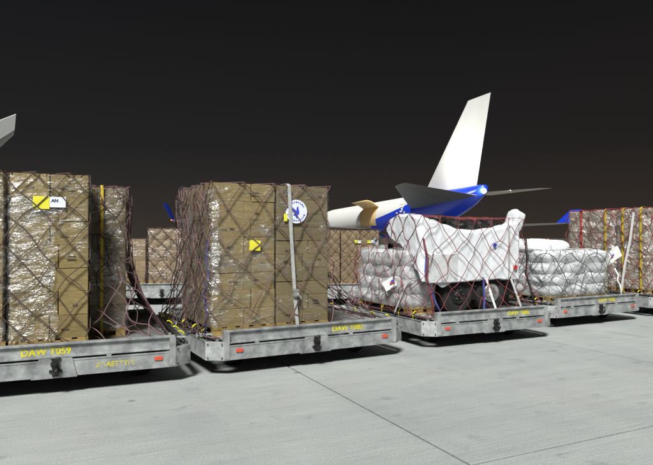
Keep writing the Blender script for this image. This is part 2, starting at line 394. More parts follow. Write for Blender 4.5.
DD = 2.9           # dolly depth
DECK = .45
def dolly(fr, label, txt, worn=None, tcol='yellow_paint', tsize=.105, txx=.46, group='steel pallet dollies in the front row', simple=False, seed=0):
    rs = random.Random(seed)
    L = fr.L
    r = fr.thing('cargo_dolly'); tag(r, label, 'dolly', group)
    for y0, sgn in ((0, 1), (DD, -1)):
        Y = lambda a, b: (min(y0+sgn*a, y0+sgn*b), max(y0+sgn*a, y0+sgn*b))
        m = MB(); m.box(0.07, L-.07, *Y(.045, .06), .425, .552); m.box(0.0, L, *Y(.012, .085), .552, .572)
        m.box(.07, L-.07, *Y(.015, .06), .408, .425)
        up = m.build('upper_rail', M['galv'], r)
        m = MB(); m.box(0.07, L-.07, *Y(.0, .014), .215, .372); m.box(.0, L, *Y(.0, .075), .2, .215); m.box(.07, L-.07, *Y(-.006, .05), .372, .384)
        lo = m.build('lower_rail', M['galv'], r)
        m = MB().prism([(L*.40, .19), (L*.58, .19), (L*.56, .408), (L*.43, .408)], *Y(-.018, -.004)); m.build('centre_plate', M['galv'], r)
        for x in (0, L-.07): MB().box(x, x+.07, *Y(-.006, .09), .216, .551).build('end_post', M['galv_light'], r)
        for x, w in ((L*.16, .05), (L*.70, .05)): MB().box(x, x+w, *Y(.002, .055), .385, .407).build('web_stiffener', M['galv_light'], r)
        # bolted corner plates
        for sx_ in (-1, 1):
            xa, xb = (0, -.2) if sx_ < 0 else (L, L+.2)
            q = [(xa, Y(0, 0)[0]), (xb, y0+sgn*.14), (xb, y0+sgn*.152), (xa, y0+sgn*.012)]
            cp = MB().prism(q, .2, .44, 'xy').build('corner_plate', M['galv_light'], r)
            bm = MB()
            for t in (.12, .88):
                for z in (.235, .405):
                    bx, by = xa + (xb-xa)*t, y0 + sgn*.14*t
                    bm.tube([(bx, by, z), (bx + sx_*.008, by - sgn*.014, z)], .012, 6)
            bm.build('bolts', M['galv_dark'], cp)['kind'] = 'stuff'
    for x0, x1 in ((-.2, -.185), (L+.185, L+.2)):
        MB().box(x0, x1, .153, DD-.153, .2, .44).build('side_plate', M['galv_light'], r)
        xi = x0+.1 if x0 < 0 else x0-.085
        MB().box(min(x0, xi), max(x1, xi), .16, DD-.16, .415, .432).build('side_flange', M['galv_dark'], r)
    for xs in (-.12, L+.12):
        rl = MB().lathe([(.034, .3), (.034, DD-.3)], 10, (xs, 0, .472)).build('side_roller', M['black'], r, True)
        MB().tube([(xs, .18, .472), (xs, DD-.18, .472)], .012, 6).build('axle', M['galv_dark'], rl)
        m = MB(); m.tube([(xs-.05, .2, .44), (xs-.05, .2, .515), (xs+.05, .2, .515), (xs+.05, .2, .44)], .012, 6); m.build('bracket', M['galv_light'], r, True); m = MB(); m.tube([(xs-.05, .34, .44), (xs-.05, .34, .5), (xs+.05, .34, .5), (xs+.05, .34, .44)], .012, 6)
        m.build('bracket', M['galv_light'], r, True)
        for yy in (.42, .85, 1.4, 2.2):
            s_ = -1 if xs < 0 else 1
            MB().tube([(xs + s_*.05, yy, .42), (xs + s_*.056, yy, .50), (xs + s_*.045, yy, .535), (xs + s_*.01, yy, .56), (xs - s_*.02, yy, .555)], .010, 6).build('stop_lever', M['yellow_paint'], r, True)
    rm = MB().lathe([(.028, -.05), (.028, L+.05)], 8, (0, 0, 0), 'x').mesh('roller', M['galv_dark'], True)
    n = 11
    for i in range(n): inst('roller', rm, r, (0, .22 + (DD-.44)*i/(n-1), DECK-.030))
    m = MB()
    for x in (.15, L/2-.06, L-.27): m.box(x, x+.12, .08, DD-.08, .26, .385)
    m.build('cross_beams', M['black'], r)
    for x in (.22, L-.46):
        for yy in (.55, DD-.67):
            wl_ = MB().lathe([(.09, .0), (.175, .01), (.185, .03), (.185, .10), (.175, .12), (.09, .13)], 18, (x+.12, yy, .187)).build('wheel', M['rubber'], r, True)
            MB().lathe([(.085, -.006), (.085, .136)], 12, (x+.12, yy, .187)).build('hub', M['galv_dark'], wl_, True)
            MB().box(x+.07, x+.17, yy+.135, yy+.165, .16, .33).build('axle_bracket', M['black'], r)
    for x in (.20, L-.20):
        MB().box(x-.045, x+.045, -.016, -.0005, .298, .335).build('reflector', M['reflector'], r)
    # towing hook
    hx = L*.495
    h = MB(); h.box(hx-.035, hx+.035, -.05, -.018, .215, .40); h.box(hx-.065, hx+.065, -.034, -.0185, .255, .285)
    h.tube([(hx, -.04, .36), (hx, -.10, .35), (hx+.01, -.115, .29), (hx, -.09, .245), (hx-.015, -.05, .25)], .018, 6)
    h.box(hx-.05, hx-.02, -.06, -.018, .33, .37)
    h.build('tow_hook', M['black'], r)
    MB().tube([(hx-.05, -.03, .41), (hx, -.05, .425), (hx+.05, -.03, .41)], .012, 6).build('hook_pin', M['galv_dark'], r, True)
    if txt:
        v, f = text_mb(txt, tsize, .0035)
        wd = max(p.x for p in v)
        k = txx
        tm = MB().add([(L*k + p.x, .0435, .445 + p.y) for p in v], f).build('lettering', M[tcol], r)
        tm['label'] = 'yellow lettering ' + txt
    if worn:
        v, f = text_mb(worn, .08, .003)
        MB().add([(L*.655 + p.x, -.0015, .268 + p.y) for p in v], f).build('worn_lettering', M['yellow_worn'], r)
    return r

def base_sheet(fr, label):
    t = fr.thing('pallet_sheet', fr.L/2, DD/2, DECK); tag(t, label, 'pallet', 'aluminium base sheets on the dollies')
    hx, hy = fr.L/2+.02, DD/2-.10
    MB().bevbox(-hx, hx, -hy, hy, 0, .018, .006).build('panel', M['alu'], t)
    for y0 in (-hy, hy-.05): MB().box(-hx+.002, hx-.002, y0, y0+.05, .0185, .026).build('edge_rail', M['galv_light'], t)
    for x0 in (-hx, hx-.05): MB().box(x0, x0+.05, -hy+.052, hy-.052, .0185, .026).build('edge_rail', M['galv_light'], t)
    return t
ZS = DECK + .0185    # top of the base sheet
WP = .115            # wooden pallet height
def wood_pallet(fr, x0, x1, y0, y1, label, group='wooden pallets under the loads'):
    t = fr.thing('wooden_pallet', x0, y0, ZS); tag(t, label, 'pallet', group)
    w, d = x1-x0, y1-y0
    n = max(3, int(w/.16))
    bm_ = MB().bevbox(0, w/n*.72, 0, d, 0, .018, .003).mesh('deck_board', M['wood'])
    for i in range(n): inst('deck_board', bm_, t, (i*(w-w/n*.72)/(n-1), 0, WP-.018))
    for yy in (0, (d-.1)/2, d-.1):
        MB().box(0, w, yy, yy+.1, WP-.036, WP-.0185).build('stringer_board', M['wood'], t)
        MB().box(0, w, yy, yy+.1, 0, .016).build('bottom_board', M['wood'], t)
        for k in range(3):
            xx = (w-.13)*k/2
            MB().bevbox(xx+.003, xx+.127, yy+.003, yy+.097, .0165, WP-.0365, .004).build('block', M['wood'], t)
    return t
ZB = ZS + WP

carton_me = {k: MB().bevbox(-.5, .5, -.5, .5, -.5, .5, .018).mesh('carton', M[k]) for k in ('carton', 'carton_dim', 'carton_far')}
def stack(fr, x0, x1, y0, y1, z0, z1, nx, ny, nz, label, kind='carton', stagger=True, group=None, tape=True, jit=.006, name='carton_stack'):
    t = fr.thing(name, x0, y0, z0); tag(t, label, 'cargo', group)
    w, d, h = x1-x0, y1-y0, z1-z0
    dz = h/nz
    for k in range(nz):
        n = nx
        xs = [w*i/n for i in range(n+1)]
        if stagger and n > 1 and k % 2:
            sh = w/n*.22; xs = [0] + [x+sh*(1 if 1 else 0) for x in xs[1:-1]] + [w]
        for i in range(n):
            for j in range(ny):
                if 0 < i < n-1 and 0 < j < ny-1: continue
                a, b = xs[i], xs[i+1]
                inst('carton', carton_me[kind], t, ((a+b)/2 + rnd(-jit, jit)*.5, d*(j+.5)/ny + rnd(-jit, jit), dz*(k+.5)),
                     (b-a-.006, d/ny-.006, dz-.004), (0, 0, rnd(-.006, .006)))
    return t
def front_card(t, x0, x1, z0, z1, matname, name='label_card', y=-.022, tilt=0):
    m = MB(); cx, cz = (x0+x1)/2, (z0+z1)/2
    Mx = Matrix.Translation((cx, y, cz)) @ Matrix.Rotation(tilt, 4, 'Y')
    m.box(-(x1-x0)/2, (x1-x0)/2, -.002, .002, -(z1-z0)/2, (z1-z0)/2, Mx)
    return m.build(name, M[matname], t)

def perim(x0, x1, y0, y1):
    w, d = x1-x0, y1-y0
    P = 2*(w+d)
    def fn(p):
        p %= P
        if p < w: return x0+p, y0, 0, -1
        p -= w
        if p < d: return x1, y0+p, 1, 0
        p -= d
        if p < w: return x1-p, y1, 0, 1
        p -= w
        return x0, y1-p, -1, 0
    return P, fn
def film(t, x0, x1, y0, y1, z0, z1, matname, amp=.012, off=.012, rng=None, top=False, cell=.05, seed=0, name='film_wrap', edge=.04):
    """Crinkled wrap around a stack; rng limits it to perimeter ranges [(p0,p1)]. Coordinates local to t."""
    P, fn = perim(x0, x1, y0, y1)
    mb = MB(); mb.smooth = True
    for (a, b) in (rng or [(0, P)]):
        nu, nv = max(2, int((b-a)/cell)), max(2, int((z1-z0)/cell))
        def f(u, v):
            p = a+(b-a)*u
            # ragged upper/lower and side hems
            zz = z0 + (z1-z0)*v
            if v > .99: zz += edge*noise.noise((p*3, seed, 1.7))
            if rng: p += edge*1.5*noise.noise((zz*2.5, seed+5, u)) * (1 if u in (0.0, 1.0) else 0)
            x, y, nx, ny = fn(p)
            q = Vector((x*3.2+seed, y*3.2, zz*4.5))
            d = off + amp*(abs(noise.noise(q))*1.2 + .6*noise.noise(q*2.7) + .5)
            # soften the corners
            x2, y2, nx2, ny2 = fn(p+.04); x3, y3, nx3, ny3 = fn(p-.04)
            n_ = Vector((nx+nx2+nx3, ny+ny2+ny3, 0)); n_.normalize()
            return (x+n_.x*d, y+n_.y*d, zz)
        mb.grid(f, nu, nv)
    if top:
        mb.grid(lambda u, v: (x0+(x1-x0)*u, y0+(y1-y0)*v, z1+off*.6+amp*noise.noise((u*8+seed, v*8, 3))), 16, 16)
    return mb.build(name, M[matname], t)

def net(fr, box, bottom, zb, label, matname, zfn=None, cw=.34, ch=.19, t0=.6, seed=0, jit=.03, r=.0075, sag=.02, off=.014, keep=None, power=1.6, group='cargo nets over the loads', topcords=True, bulge=.008):
    """Diamond mesh net: hugs box (x0,x1,y0,y1,ztop) and spreads to the rectangle bottom at height zb. Fr-local coordinates."""
    rs = random.Random(seed)
    x0, x1, y0, y1, z1 = box; X0, X1, Y0, Y1 = bottom
    ox, oy = (X0+X1)/2, (Y0+Y1)/2
    t = fr.thing('cargo_net', ox, oy, zb); tag(t, label, 'net', group)
    P, fn = perim(x0-off, x1+off, y0-off, y1+off)
    ni = max(6, round(P/cw)); cwr = P/ni
    nj = max(4, round((z1-zb)/ch))
    xc, yc, hx, hy = (x0+x1)/2, (y0+y1)/2, (x1-x0)/2+off, (y1-y0)/2+off
    def pos(p, tt):
        x, y, nx, ny = fn(p)
        g = max(0.0, (tt-t0)/(1-t0))**power
        a, b = (x-xc)/hx, (y-yc)/hy
        bx, by = (X0+X1)/2 + a*(X1-X0)/2, (Y0+Y1)/2 + b*(Y1-Y0)/2
        k = bulge*abs(noise.noise((p*2+seed, tt*4, seed*1.3)))
        zt = zfn(x, y) if zfn else z1+.012
        return Vector((x*(1-g)+bx*g + nx*k, y*(1-g)+by*g + ny*k, zt + (zb-zt)*tt))
    nodes = {}
    for j in range(nj+1):
        for i in range(ni):
            s_ = 1 if 0 < j < nj else .3
            nodes[i, j] = (cwr*(i + .5*(j % 2)) + rs.uniform(-jit, jit)*s_, min(1, max(0, j/nj + (rs.uniform(-jit, jit)/(z1-zb) if 0 < j < nj else 0))))
    mb = MB(); mb.smooth = True
    def cord(a, b, r=r):
        (p, q), (p2, q2) = a, b
        if p2-p > P/2: p2 -= P
        if p-p2 > P/2: p2 += P
        dz = rs.uniform(-sag, sag); dp = rs.uniform(-sag, sag)
        pts = []
        for k in range(6):
            s_ = k/5; w_ = math.sin(math.pi*s_)
            pts.append(pos(p+(p2-p)*s_ + dp*w_, min(1, max(0, q+(q2-q)*s_ + dz*w_/(z1-zb)))))
        mid = pts[3]
        if keep and not keep(mid): return
        mb.tube([v - Vector((ox, oy, zb)) for v in pts], r, 4, False)
    for j in range(nj):
        for i in range(ni):
            k = (i+1) % ni if j % 2 else (i-1) % ni
            cord(nodes[i, j], nodes[i, j+1]); cord(nodes[i, j], nodes[k, j+1])
    for i in range(ni):                      # rim cord
        cord(nodes[i, nj], nodes[(i+1) % ni, nj], r*1.3)
    mb.build('mesh_cords', M[matname], t)
    if topcords:
        mt = MB()
        for i in range(ni):
            q = pos(*nodes[i, 0]); _, _, nx, ny = fn(nodes[i, 0][0])
            if keep and not keep(q): continue
            for sg in (1, -1):
                d = Vector((-nx - sg*ny, -ny + sg*nx, 0))
                hi = 9.0
                for c_, lo_, hi_, dd in ((q.x, x0, x1, d.x), (q.y, y0, y1, d.y)):
                    if abs(dd) > .01: hi = min(hi, ((hi_ if dd > 0 else lo_)-c_)/dd)
                if hi < .1: continue
                e_ = q+d*hi; e_.z = z1+.006; k_ = q+d*min(.05, hi*.5); k_.z = max(q.z, z1+.006)
                mt.tube([q-Vector((ox, oy, zb)), k_-Vector((ox, oy, zb)), e_-Vector((ox, oy, zb))], r, 4, False)
        if mt.v: mt.build('top_cords', M[matname], t)
    hk = MB()
    for i in range(0, ni, 2):
        q = pos(*nodes[i, nj])
        if keep and not keep(q): continue
        q = q - Vector((ox, oy, zb)); hk.box(q.x-.018, q.x+.018, q.y-.018, q.y+.018, -.012, .03)
    if hk.v: hk.build('tie_down_fittings', M['galv_light'], t)['kind'] = 'stuff'
    return t

def strap(fr, pts, w, side, matname, label, buckle=None, group='lashing straps on the loads'):
    o = Vector(pts[-1])
    t = fr.thing('lashing_strap', *o); tag(t, label, 'strap', group)
    MB().ribbon([Vector(p)-o for p in pts], w, side).build('webbing', M[matname], t)
    if buckle:
        b = Vector(buckle)-o
        m = MB(); m.box(b.x-.035, b.x+.035, b.y-.045, b.y-.005, b.z-.05, b.z+.05); m.tube([(b.x-.05, b.y-.04, b.z+.03), (b.x+.05, b.y-.04, b.z+.03)], .014, 6); m.tube([(b.x+.03, b.y-.05, b.z-.02), (b.x+.075, b.y-.06, b.z-.08)], .012, 6)
        m.build('ratchet', M['chrome'], t)
    return t

# ================================================================== FRONT ROW
F1 = Fr(-4.20, 5.91, 23.8, 2.60)
F2 = Fr(-1.29, 7.27, 28.6, 2.64)
F3 = Fr(1.74, 9.05, 25.5, 2.36)
F4 = Fr(4.48, 11.14, 27.5, 2.45)
F5 = Fr(7.40, 12.75, 27.0, 2.5)

# ---------------- dolly one, carton load cut by the left picture edge
dolly(F1, 'galvanised dolly lettered DAW T059, under the leftmost carton stacks', 'DAW T059', worn='ST-AETTYPE', txx=.36, seed=1)
base_sheet(F1, 'flat metal base sheet on the dolly lettered DAW T059')
wood_pallet(F1, .02, .77, .25, 2.2, 'wooden pallet under the carton stack cut by the left picture edge')
wood_pallet(F1, .80, 1.63, .25, .80, 'wooden pallet under the carton stack with yellow and white cards')
wood_pallet(F1, 1.20, 2.10, .86, 2.4, 'wooden pallet under the set-back carton stack with a yellow strap')
s = stack(F1, .02, .745, .26, 2.2, ZB, 2.49, 2, 4, 7, 'film wrapped carton stack cut off by the left edge of the picture', group='carton stacks on the front dollies')
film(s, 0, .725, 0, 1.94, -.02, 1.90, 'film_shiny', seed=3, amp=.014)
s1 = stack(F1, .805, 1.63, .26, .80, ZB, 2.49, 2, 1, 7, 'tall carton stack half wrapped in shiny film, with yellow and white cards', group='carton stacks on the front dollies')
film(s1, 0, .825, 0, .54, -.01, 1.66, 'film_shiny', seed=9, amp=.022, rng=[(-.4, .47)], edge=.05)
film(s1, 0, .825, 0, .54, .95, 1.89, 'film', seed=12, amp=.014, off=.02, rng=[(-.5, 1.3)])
def marks(st, w, h, nx, nz, n, seed):
    rs = random.Random(seed)
    for _ in range(n):
        i, k = rs.randrange(nx), rs.randrange(nz)
        x = w*(i+.5)/nx + rs.uniform(-.08, .08); z = h*(k+.5)/nz + rs.uniform(-.03, .03)
        c = 'print'
        front_card(st, x-rs.uniform(.02, .07), x+rs.uniform(.02, .05), z-.006, z+rs.uniform(.0, .014), c, 'shipping_mark', y=-.0065)
marks(s1, .825, 1.88, 2, 7, 12, 3)
yc = front_card(s1, .235, .405, 1.50, 1.645, 'yellow_card', y=-.037); yc['label'] = 'blank yellow card'
wc = front_card(s1, .408, .575, 1.52, 1.64, 'white_card', y=-.0375); wc['label'] = 'white card marked AN'
v, f = text_mb('AN', .05, .003)
MB().add([(.425+p.x, -.0402, 1.58+p.y) for p in v], f).build('print', M['ink'], wc)
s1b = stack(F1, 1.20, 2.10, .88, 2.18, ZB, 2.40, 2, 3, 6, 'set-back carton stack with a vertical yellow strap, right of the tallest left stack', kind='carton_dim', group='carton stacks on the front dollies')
film(s1b, 0, .9, 0, 1.3, -.01, 1.815, 'film_grey', seed=21, amp=.02)
strap(F1, [(1.80, 1.2, 2.43), (1.80, .87, 2.43), (1.80, .828, 2.40), (1.80, .826, 1.5), (1.80, .826, .60), (1.80, .82, .50)], .035, (1, 0, 0), 'strap_yellow', 'narrow yellow strap down the set-back carton stack', group='straps on the carton loads')
pd = MB().tube([(0, 0, 0), (0, -.008, 0)], .04, 12).build('label_disc', M['white_card'], s1b, loc=(.42, -.045, .98))
MB().tube([(0, -.0085, 0), (0, -.011, 0)], .022, 10).build('print', M['red_ink'], pd)
net(F1, (.02, 1.63, .23, 2.3, 2.495), (-.02, 1.9, .14, 2.7), ZS+.01, 'brown diamond mesh net over the two tall carton stacks at the left edge', 'net_brown', cw=.36, ch=.20, t0=.93, seed=4, keep=lambda p: p.x < 1.70, r=.0068)
net(F1, (1.2, 2.13, .82, 2.3, 2.41), (1.0, 2.60, .16, 2.74), ZS+.01, 'bunched mauve net spreading from the set-back carton stack to the dolly edge', 'net_mauve', cw=.26, ch=.20, t0=.42, seed=5, jit=.07, r=.0068, sag=.05, power=1.7, keep=lambda p: p.x > 1.66)
net(F1, (1.2, 2.15, .80, 2.3, 2.30), (1.1, 2.62, .30, 2.76), ZS+.012, 'second dark net hanging loosely down the set-back carton stack', 'net_brown', cw=.30, ch=.24, t0=.3, seed=6, jit=.09, sag=.06, power=2.2, keep=lambda p: p.x > 1.68, topcords=False)

# ---------------- dolly two, two carton stacks with the round emblem
dolly(F2, 'galvanised dolly lettered DAW T082, under the stacks with the round emblem', 'DAW T082', txx=.60, seed=2)
base_sheet(F2, 'flat metal base sheet on the dolly lettered DAW T082')
wood_pallet(F2, -.07, .80, .25, 1.75, 'wooden pallet under the carton stack with a yellow square sticker')
wood_pallet(F2, .83, 1.63, .25, 1.75, 'wooden pallet under the carton stack with the round emblem')
s2 = stack(F2, -.08, .80, .25, 1.75, ZB, 2.475, 2, 4, 8, 'carton stack with a yellow square sticker, its lower part in dull film', group='carton stacks on the front dollies')
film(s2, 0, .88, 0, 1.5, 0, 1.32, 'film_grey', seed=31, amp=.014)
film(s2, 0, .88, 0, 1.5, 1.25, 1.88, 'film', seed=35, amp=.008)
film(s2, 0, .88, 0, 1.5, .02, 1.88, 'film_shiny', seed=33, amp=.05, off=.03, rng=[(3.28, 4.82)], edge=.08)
marks(s2, .88, 1.88, 2, 8, 16, 5)
ys = front_card(s2, .50, .655, 1.00, 1.135, 'yellow_card', y=-.035, tilt=.06); ys['label'] = 'yellow square sticker'
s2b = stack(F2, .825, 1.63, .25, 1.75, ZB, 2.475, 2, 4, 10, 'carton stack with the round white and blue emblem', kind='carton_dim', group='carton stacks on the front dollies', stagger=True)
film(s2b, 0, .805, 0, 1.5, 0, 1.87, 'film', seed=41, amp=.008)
marks(s2b, .8, 1.88, 2, 10, 14, 8)
# emblem
em = MB().tube([(0, 0, 0), (0, -.006, 0)], .165, 40).build('emblem_disc', M['white_card'], s2b, loc=(.285, -.028, 1.535))
em['label'] = 'round white emblem with blue figure and ring of lettering'
ring = MB()
for k in range(26):
    a = 2*math.pi*k/26 + .1
    if k in (0, 1, 12, 13, 25): continue
    c_, s_ = math.cos(a), math.sin(a); r0, r1 = .118, .142; w_ = .007 if k % 3 else .011
    ring.add([(c_*r0 - s_*-w_, -.0075, s_*r0 + c_*-w_), (c_*r0 - s_*w_, -.0075, s_*r0 + c_*w_), (c_*r1 - s_*w_, -.0075, s_*r1 + c_*w_), (c_*r1 - s_*-w_, -.0075, s_*r1 + c_*-w_)], [(0, 1, 2, 3)])
ring.build('ring_lettering', M['blue_ink'], em)
MB().prism([(-.075, .065), (-.03, .035), (0, .01), (.005, .055), (.028, .075), (.036, .03), (.045, -.01), (.04, -.04), (.012, -.055), (.03, -.09), (.0, -.095), (-.02, -.06), (-.05, -.055), (-.03, -.025), (-.035, .0), (-.06, .03)], -.0085, -.0062).build('figure', M['blue_ink'], em)
front_card(s2b, .095, .145, 1.40, 1.50, 'yellow_card', y=-.036)
strap(F2, [(.985, .7, 2.50), (.985, .24, 2.50), (.99, .195, 2.47), (1.02, .192, 1.8), (1.06, .190, 1.2), (1.075, .188, .95), (1.10, .15, .52)], .05, (1, 0, 0), 'strap_grey', 'pale grey strap with ratchet running down beside the round emblem', buckle=(1.072, .185, 1.0), group='straps on the carton loads')
NK = dict(seed=51, jit=.035)
net(F2, (-.10, 1.64, .222, 1.77, 2.48), (-.16, 2.66, .13, 2.74), ZS+.01, 'mauve diamond net draped over the stacks with the round emblem', 'net_mauve', cw=.46, ch=.27, t0=.35, power=2.4, jit=.05, sag=.03, seed=51, r=.007)
net(F2, (-.12, .6, .30, 1.72, 2.44), (-.20, .75, .40, 2.72), ZS+.012, 'tangled mauve net bunched over the film wrapped end facing left', 'net_mauve', cw=.27, ch=.19, t0=.55, seed=52, jit=.08, sag=.07, r=.0068, off=.045, keep=lambda p: p.x < -.10, topcords=False, bulge=.08)
net(F2, (-.12, .6, .30, 1.72, 2.36), (-.21, .75, .36, 2.72), ZS+.014, 'dark tangled net layer on the film wrapped end facing left', 'net_brown', cw=.4, ch=.3, t0=.5, seed=53, r=.0068, jit=.12, sag=.1, off=.05, keep=lambda p: p.x < -.10, topcords=False, bulge=.09)
net(F2, (.9, 1.66, .40, 1.8, 1.75), (1.0, 2.66, .2, 2.74), ZS+.012, 'loose dark cords fanning from the emblem stack down to the right dolly edge', 'net_brown', cw=.34, ch=.26, t0=.12, seed=54, r=.0068, jit=.08, sag=.08, power=1.9, keep=lambda p: p.x > 1.68, topcords=False)
rb = MB()
t = F2.thing('lashing_rope', -.2, .34, ZS); tag(t, 'dark blue rope hanging down the netted left end with the yellow levers', 'rope')
rb.tube([(.09, .02, 1.25), (.06, -.02, 1.0), (.085, -.04, .8), (.03, -.02, .55), (.07, -.03, .3), (.05, .0, 0)], .012, 5); rb.smooth = True
rb.build('cord', M['rope_blue'], t)

# ---------------- dolly three, sheeted vehicle and wrapped sacks
dolly(F3, 'galvanised dolly carrying the white sheeted vehicle, yellow lettering near its right end', 'DAW T082', txx=.63, tsize=.10, seed=3)
base_sheet(F3, 'flat metal base sheet under the white sheeted vehicle')
def wheel(parent, x, y, z, r=.33, rim='chrome'):
    k = r/.33
    w = MB().lathe([(.17*k, .0), (.27*k, -.012), (.315*k, .0), (.33*k, .03), (.33*k, .15), (.315*k, .18), (.17*k, .19)], 28, (x, y, z)).build('wheel', M['rubber'], parent, True)
    MB().lathe([(.0, .02), (.055*k, .0), (.06*k, .02), (.10*k, .035), (.15*k, .02), (.17*k, .012), (.172*k, .03), (.172*k, .18)], 24, (x, y-.036, z)).build('rim', M[rim], w, True)
    b = MB()
    for q in range(6):
        a = q*math.pi/3; b.tube([(x+.085*k*math.cos(a), y-.03, z+.085*k*math.sin(a)), (x+.085*k*math.cos(a), y+.01, z+.085*k*math.sin(a))], .012, 6)
    b.build('wheel_nuts', M['galv_dark'], w)['kind'] = 'stuff'
    return w
vh = F3.thing('sheeted_vehicle', 0, .4, ZS); tag(vh, 'white sheeted vehicle with black top and chrome wheel under a maroon net', 'vehicle')
V0 = .4
for x in (.80, 1.52):
    for y in (.09, 1.42): wheel(vh, x, y, .32, .32, 'chrome' if x > 1 else 'black')
MB().box(.46, 2.12, .29, 1.40, .05, .52).build('chassis_shade_fill', M['black'], vh)  # underbody box run low in black, standing in for shade beneath the sheet
MB().bevbox(1.02, 1.24, .12, .30, .21, .50, .03).build('fuel_tank', M['black'], vh)
MB().box(1.86, 2.08, .12, .30, .26, .52).build('mudguard', M['black'], vh)
MB().tube([(.50, .2, .30), (.9, .13, .47), (1.3, .13, .44), (2.0, .15, .48)], .022, 6).build('pipe', M['galv_dark'], vh, True)
MB().box(.46, 2.10, .10, 1.62, .53, 1.36).build('body', M['sheet'], vh)
m = MB(); m.smooth = True
def blacktop(u, v):
    x = .05 + 2.0*u; y = .14 + 1.4*v
    e_ = min(1, min(u, 1-u)*9, min(v, 1-v)*9)
    return (x, y, 1.34 + e_*(.25 + .12*noise.noise((x*4, y*3, 0)) + .06*noise.noise((x*9, y*8, 4))))
m.grid(blacktop, 50, 30)
m.build('black_cover', M['black'], vh)
m = MB(); m.smooth = True
for x, z, sc_ in ((.55, 1.60, 1.2), (1.05, 1.50, .9), (1.45, 1.53, .8)):
    m = MB(); m.smooth = True
    m.grid(lambda u, v: (x + sc_*(.13*math.cos(u*6.2832)*math.sin(v*3.1416))*(1+.4*noise.noise((u*3, v*3, x))), .32 + sc_*.12*math.sin(u*6.2832)*math.sin(v*3.1416), z + sc_*.08*math.cos(v*3.1416)), 16, 10)
    m.build('black_bundle', M['black'], vh)
# draped sheet: runs along the left end, round the corner and down the long side
path = [(0.0, 1.5), (0.0, .02)]; L1 = 1.48; L2 = 2.1
S0 = .47
ztop = [(.47, 1.47), (.60, 1.62), (.80, 1.67), (1.1, 1.66), (1.48, 1.62), (1.75, 1.56), (2.0, 1.48), (2.3, 1.40), (2.6, 1.385), (2.95, 1.42), (3.25, 1.48), (3.45, 1.55), (3.58, 1.58)]
zbot = [(.47, 1.40), (.6, 1.28), (.85, 1.18), (1.1, 1.08), (1.4, .75), (1.5, .56), (1.75, .53), (1.9, .46), (2.1, .53), (2.5, .55), (2.9, .56), (3.58, .54)]
def lerp_tab(tab, s):
    for (a, b), (c, d) in zip(tab, tab[1:]):
        if s <= c:
            k = (s-a)/(c-a); k = k*k*(3-2*k); return b+(d-b)*k
    return tab[-1][1]
def sheet_pt(u, v):
    s_ = S0 + u*(L1+L2-S0)
    # rounded corner
    rr = .12
    if s_ < L1-rr: x, y, nx, ny = -.02, 1.5-s_, -1, 0
    elif s_ < L1+rr:
        a = (s_-(L1-rr))/(2*rr)*math.pi/2; cx, cy = -.02+rr, .02+rr
        x, y, nx, ny = cx-rr*math.cos(a), cy-rr*math.sin(a), -math.cos(a), -math.sin(a)
    else: x, y, nx, ny = -.02+s_-L1, .02, 0, -1
    zt, zb_ = lerp_tab(ztop, s_), lerp_tab(zbot, s_)
    fold = .012*noise.noise((s_*1.8, v*1.2, 2)) + .007*(1-abs(noise.noise((s_*3.3+v*1.5, v*2.2-s_*.6, 7)))*2.2) + .003*(1-abs(noise.noise((s_*8-v*3, v*5, 3)))*2.2)
    if v > .82:          # hem turned over the top edge
        k = (v-.82)/.18; z = zt - .05*(1-math.cos(k*math.pi/2))*0 - .06*k*k + .05*math.sin(k*math.pi)
        inw = .20*k; x -= nx*inw; y -= ny*inw
        return (x+nx*fold*(1-k), y+ny*fold*(1-k), z)
    z = zb_ + (zt-zb_)*(v/.82)
    z += .02*noise.noise((s_*4, 1, 1))*(1-v)
    return (x+nx*(fold+.02), y+ny*(fold+.02), z)
m = MB(); m.smooth = True; m.grid(sheet_pt, 170, 56)
sh = m.build('white_sheet', M['sheet'], vh)
sh.modifiers.new('thickness', 'SOLIDIFY').thickness = .008
m = MB(); m.smooth = True
def pad(u, v):
    a = u*2*math.pi; ce = lambda t: math.copysign(abs(t)**.4, t)
    k = 1 + .08*noise.noise((math.cos(a)*2, math.sin(a)*2, v*3))
    w_ = (.75 + .25*math.sin(min(1, v*4)*math.pi/2)) * (1 if v < .9 else 1 - (v-.9)*4)
    return (2.06 + .16*v + .105*ce(math.cos(a))*k*w_, .18 + .15*ce(math.sin(a))*k*w_, 1.36 + .40*v - .05*math.cos(a)*v)
m.grid(pad, 24, 12)
m.add([pad(k/24, 1.0) for k in range(24)], [tuple(range(24))])
m.build('padded_end', M['sheet'], vh)
gp_ = MB().bevbox(.06, .68, -.055, .0, .55, 1.02, .01).build('grey_panel', M['sheet_grey'], vh)
MB().box(1.80, 1.83, -.055, -.045, .55, 1.50).build('seam_strip', M['strap_grey'], vh)
MB().tube([(1.50, -.02, 1.16), (1.50, -.048, 1.16)], .032, 14).build('blue_mark', M['blue_ink'], vh)
MB().tube([(1.97, -.02, .76), (1.97, -.05, .76)], .038, 14).build('red_mark', M['red_ink'], vh)

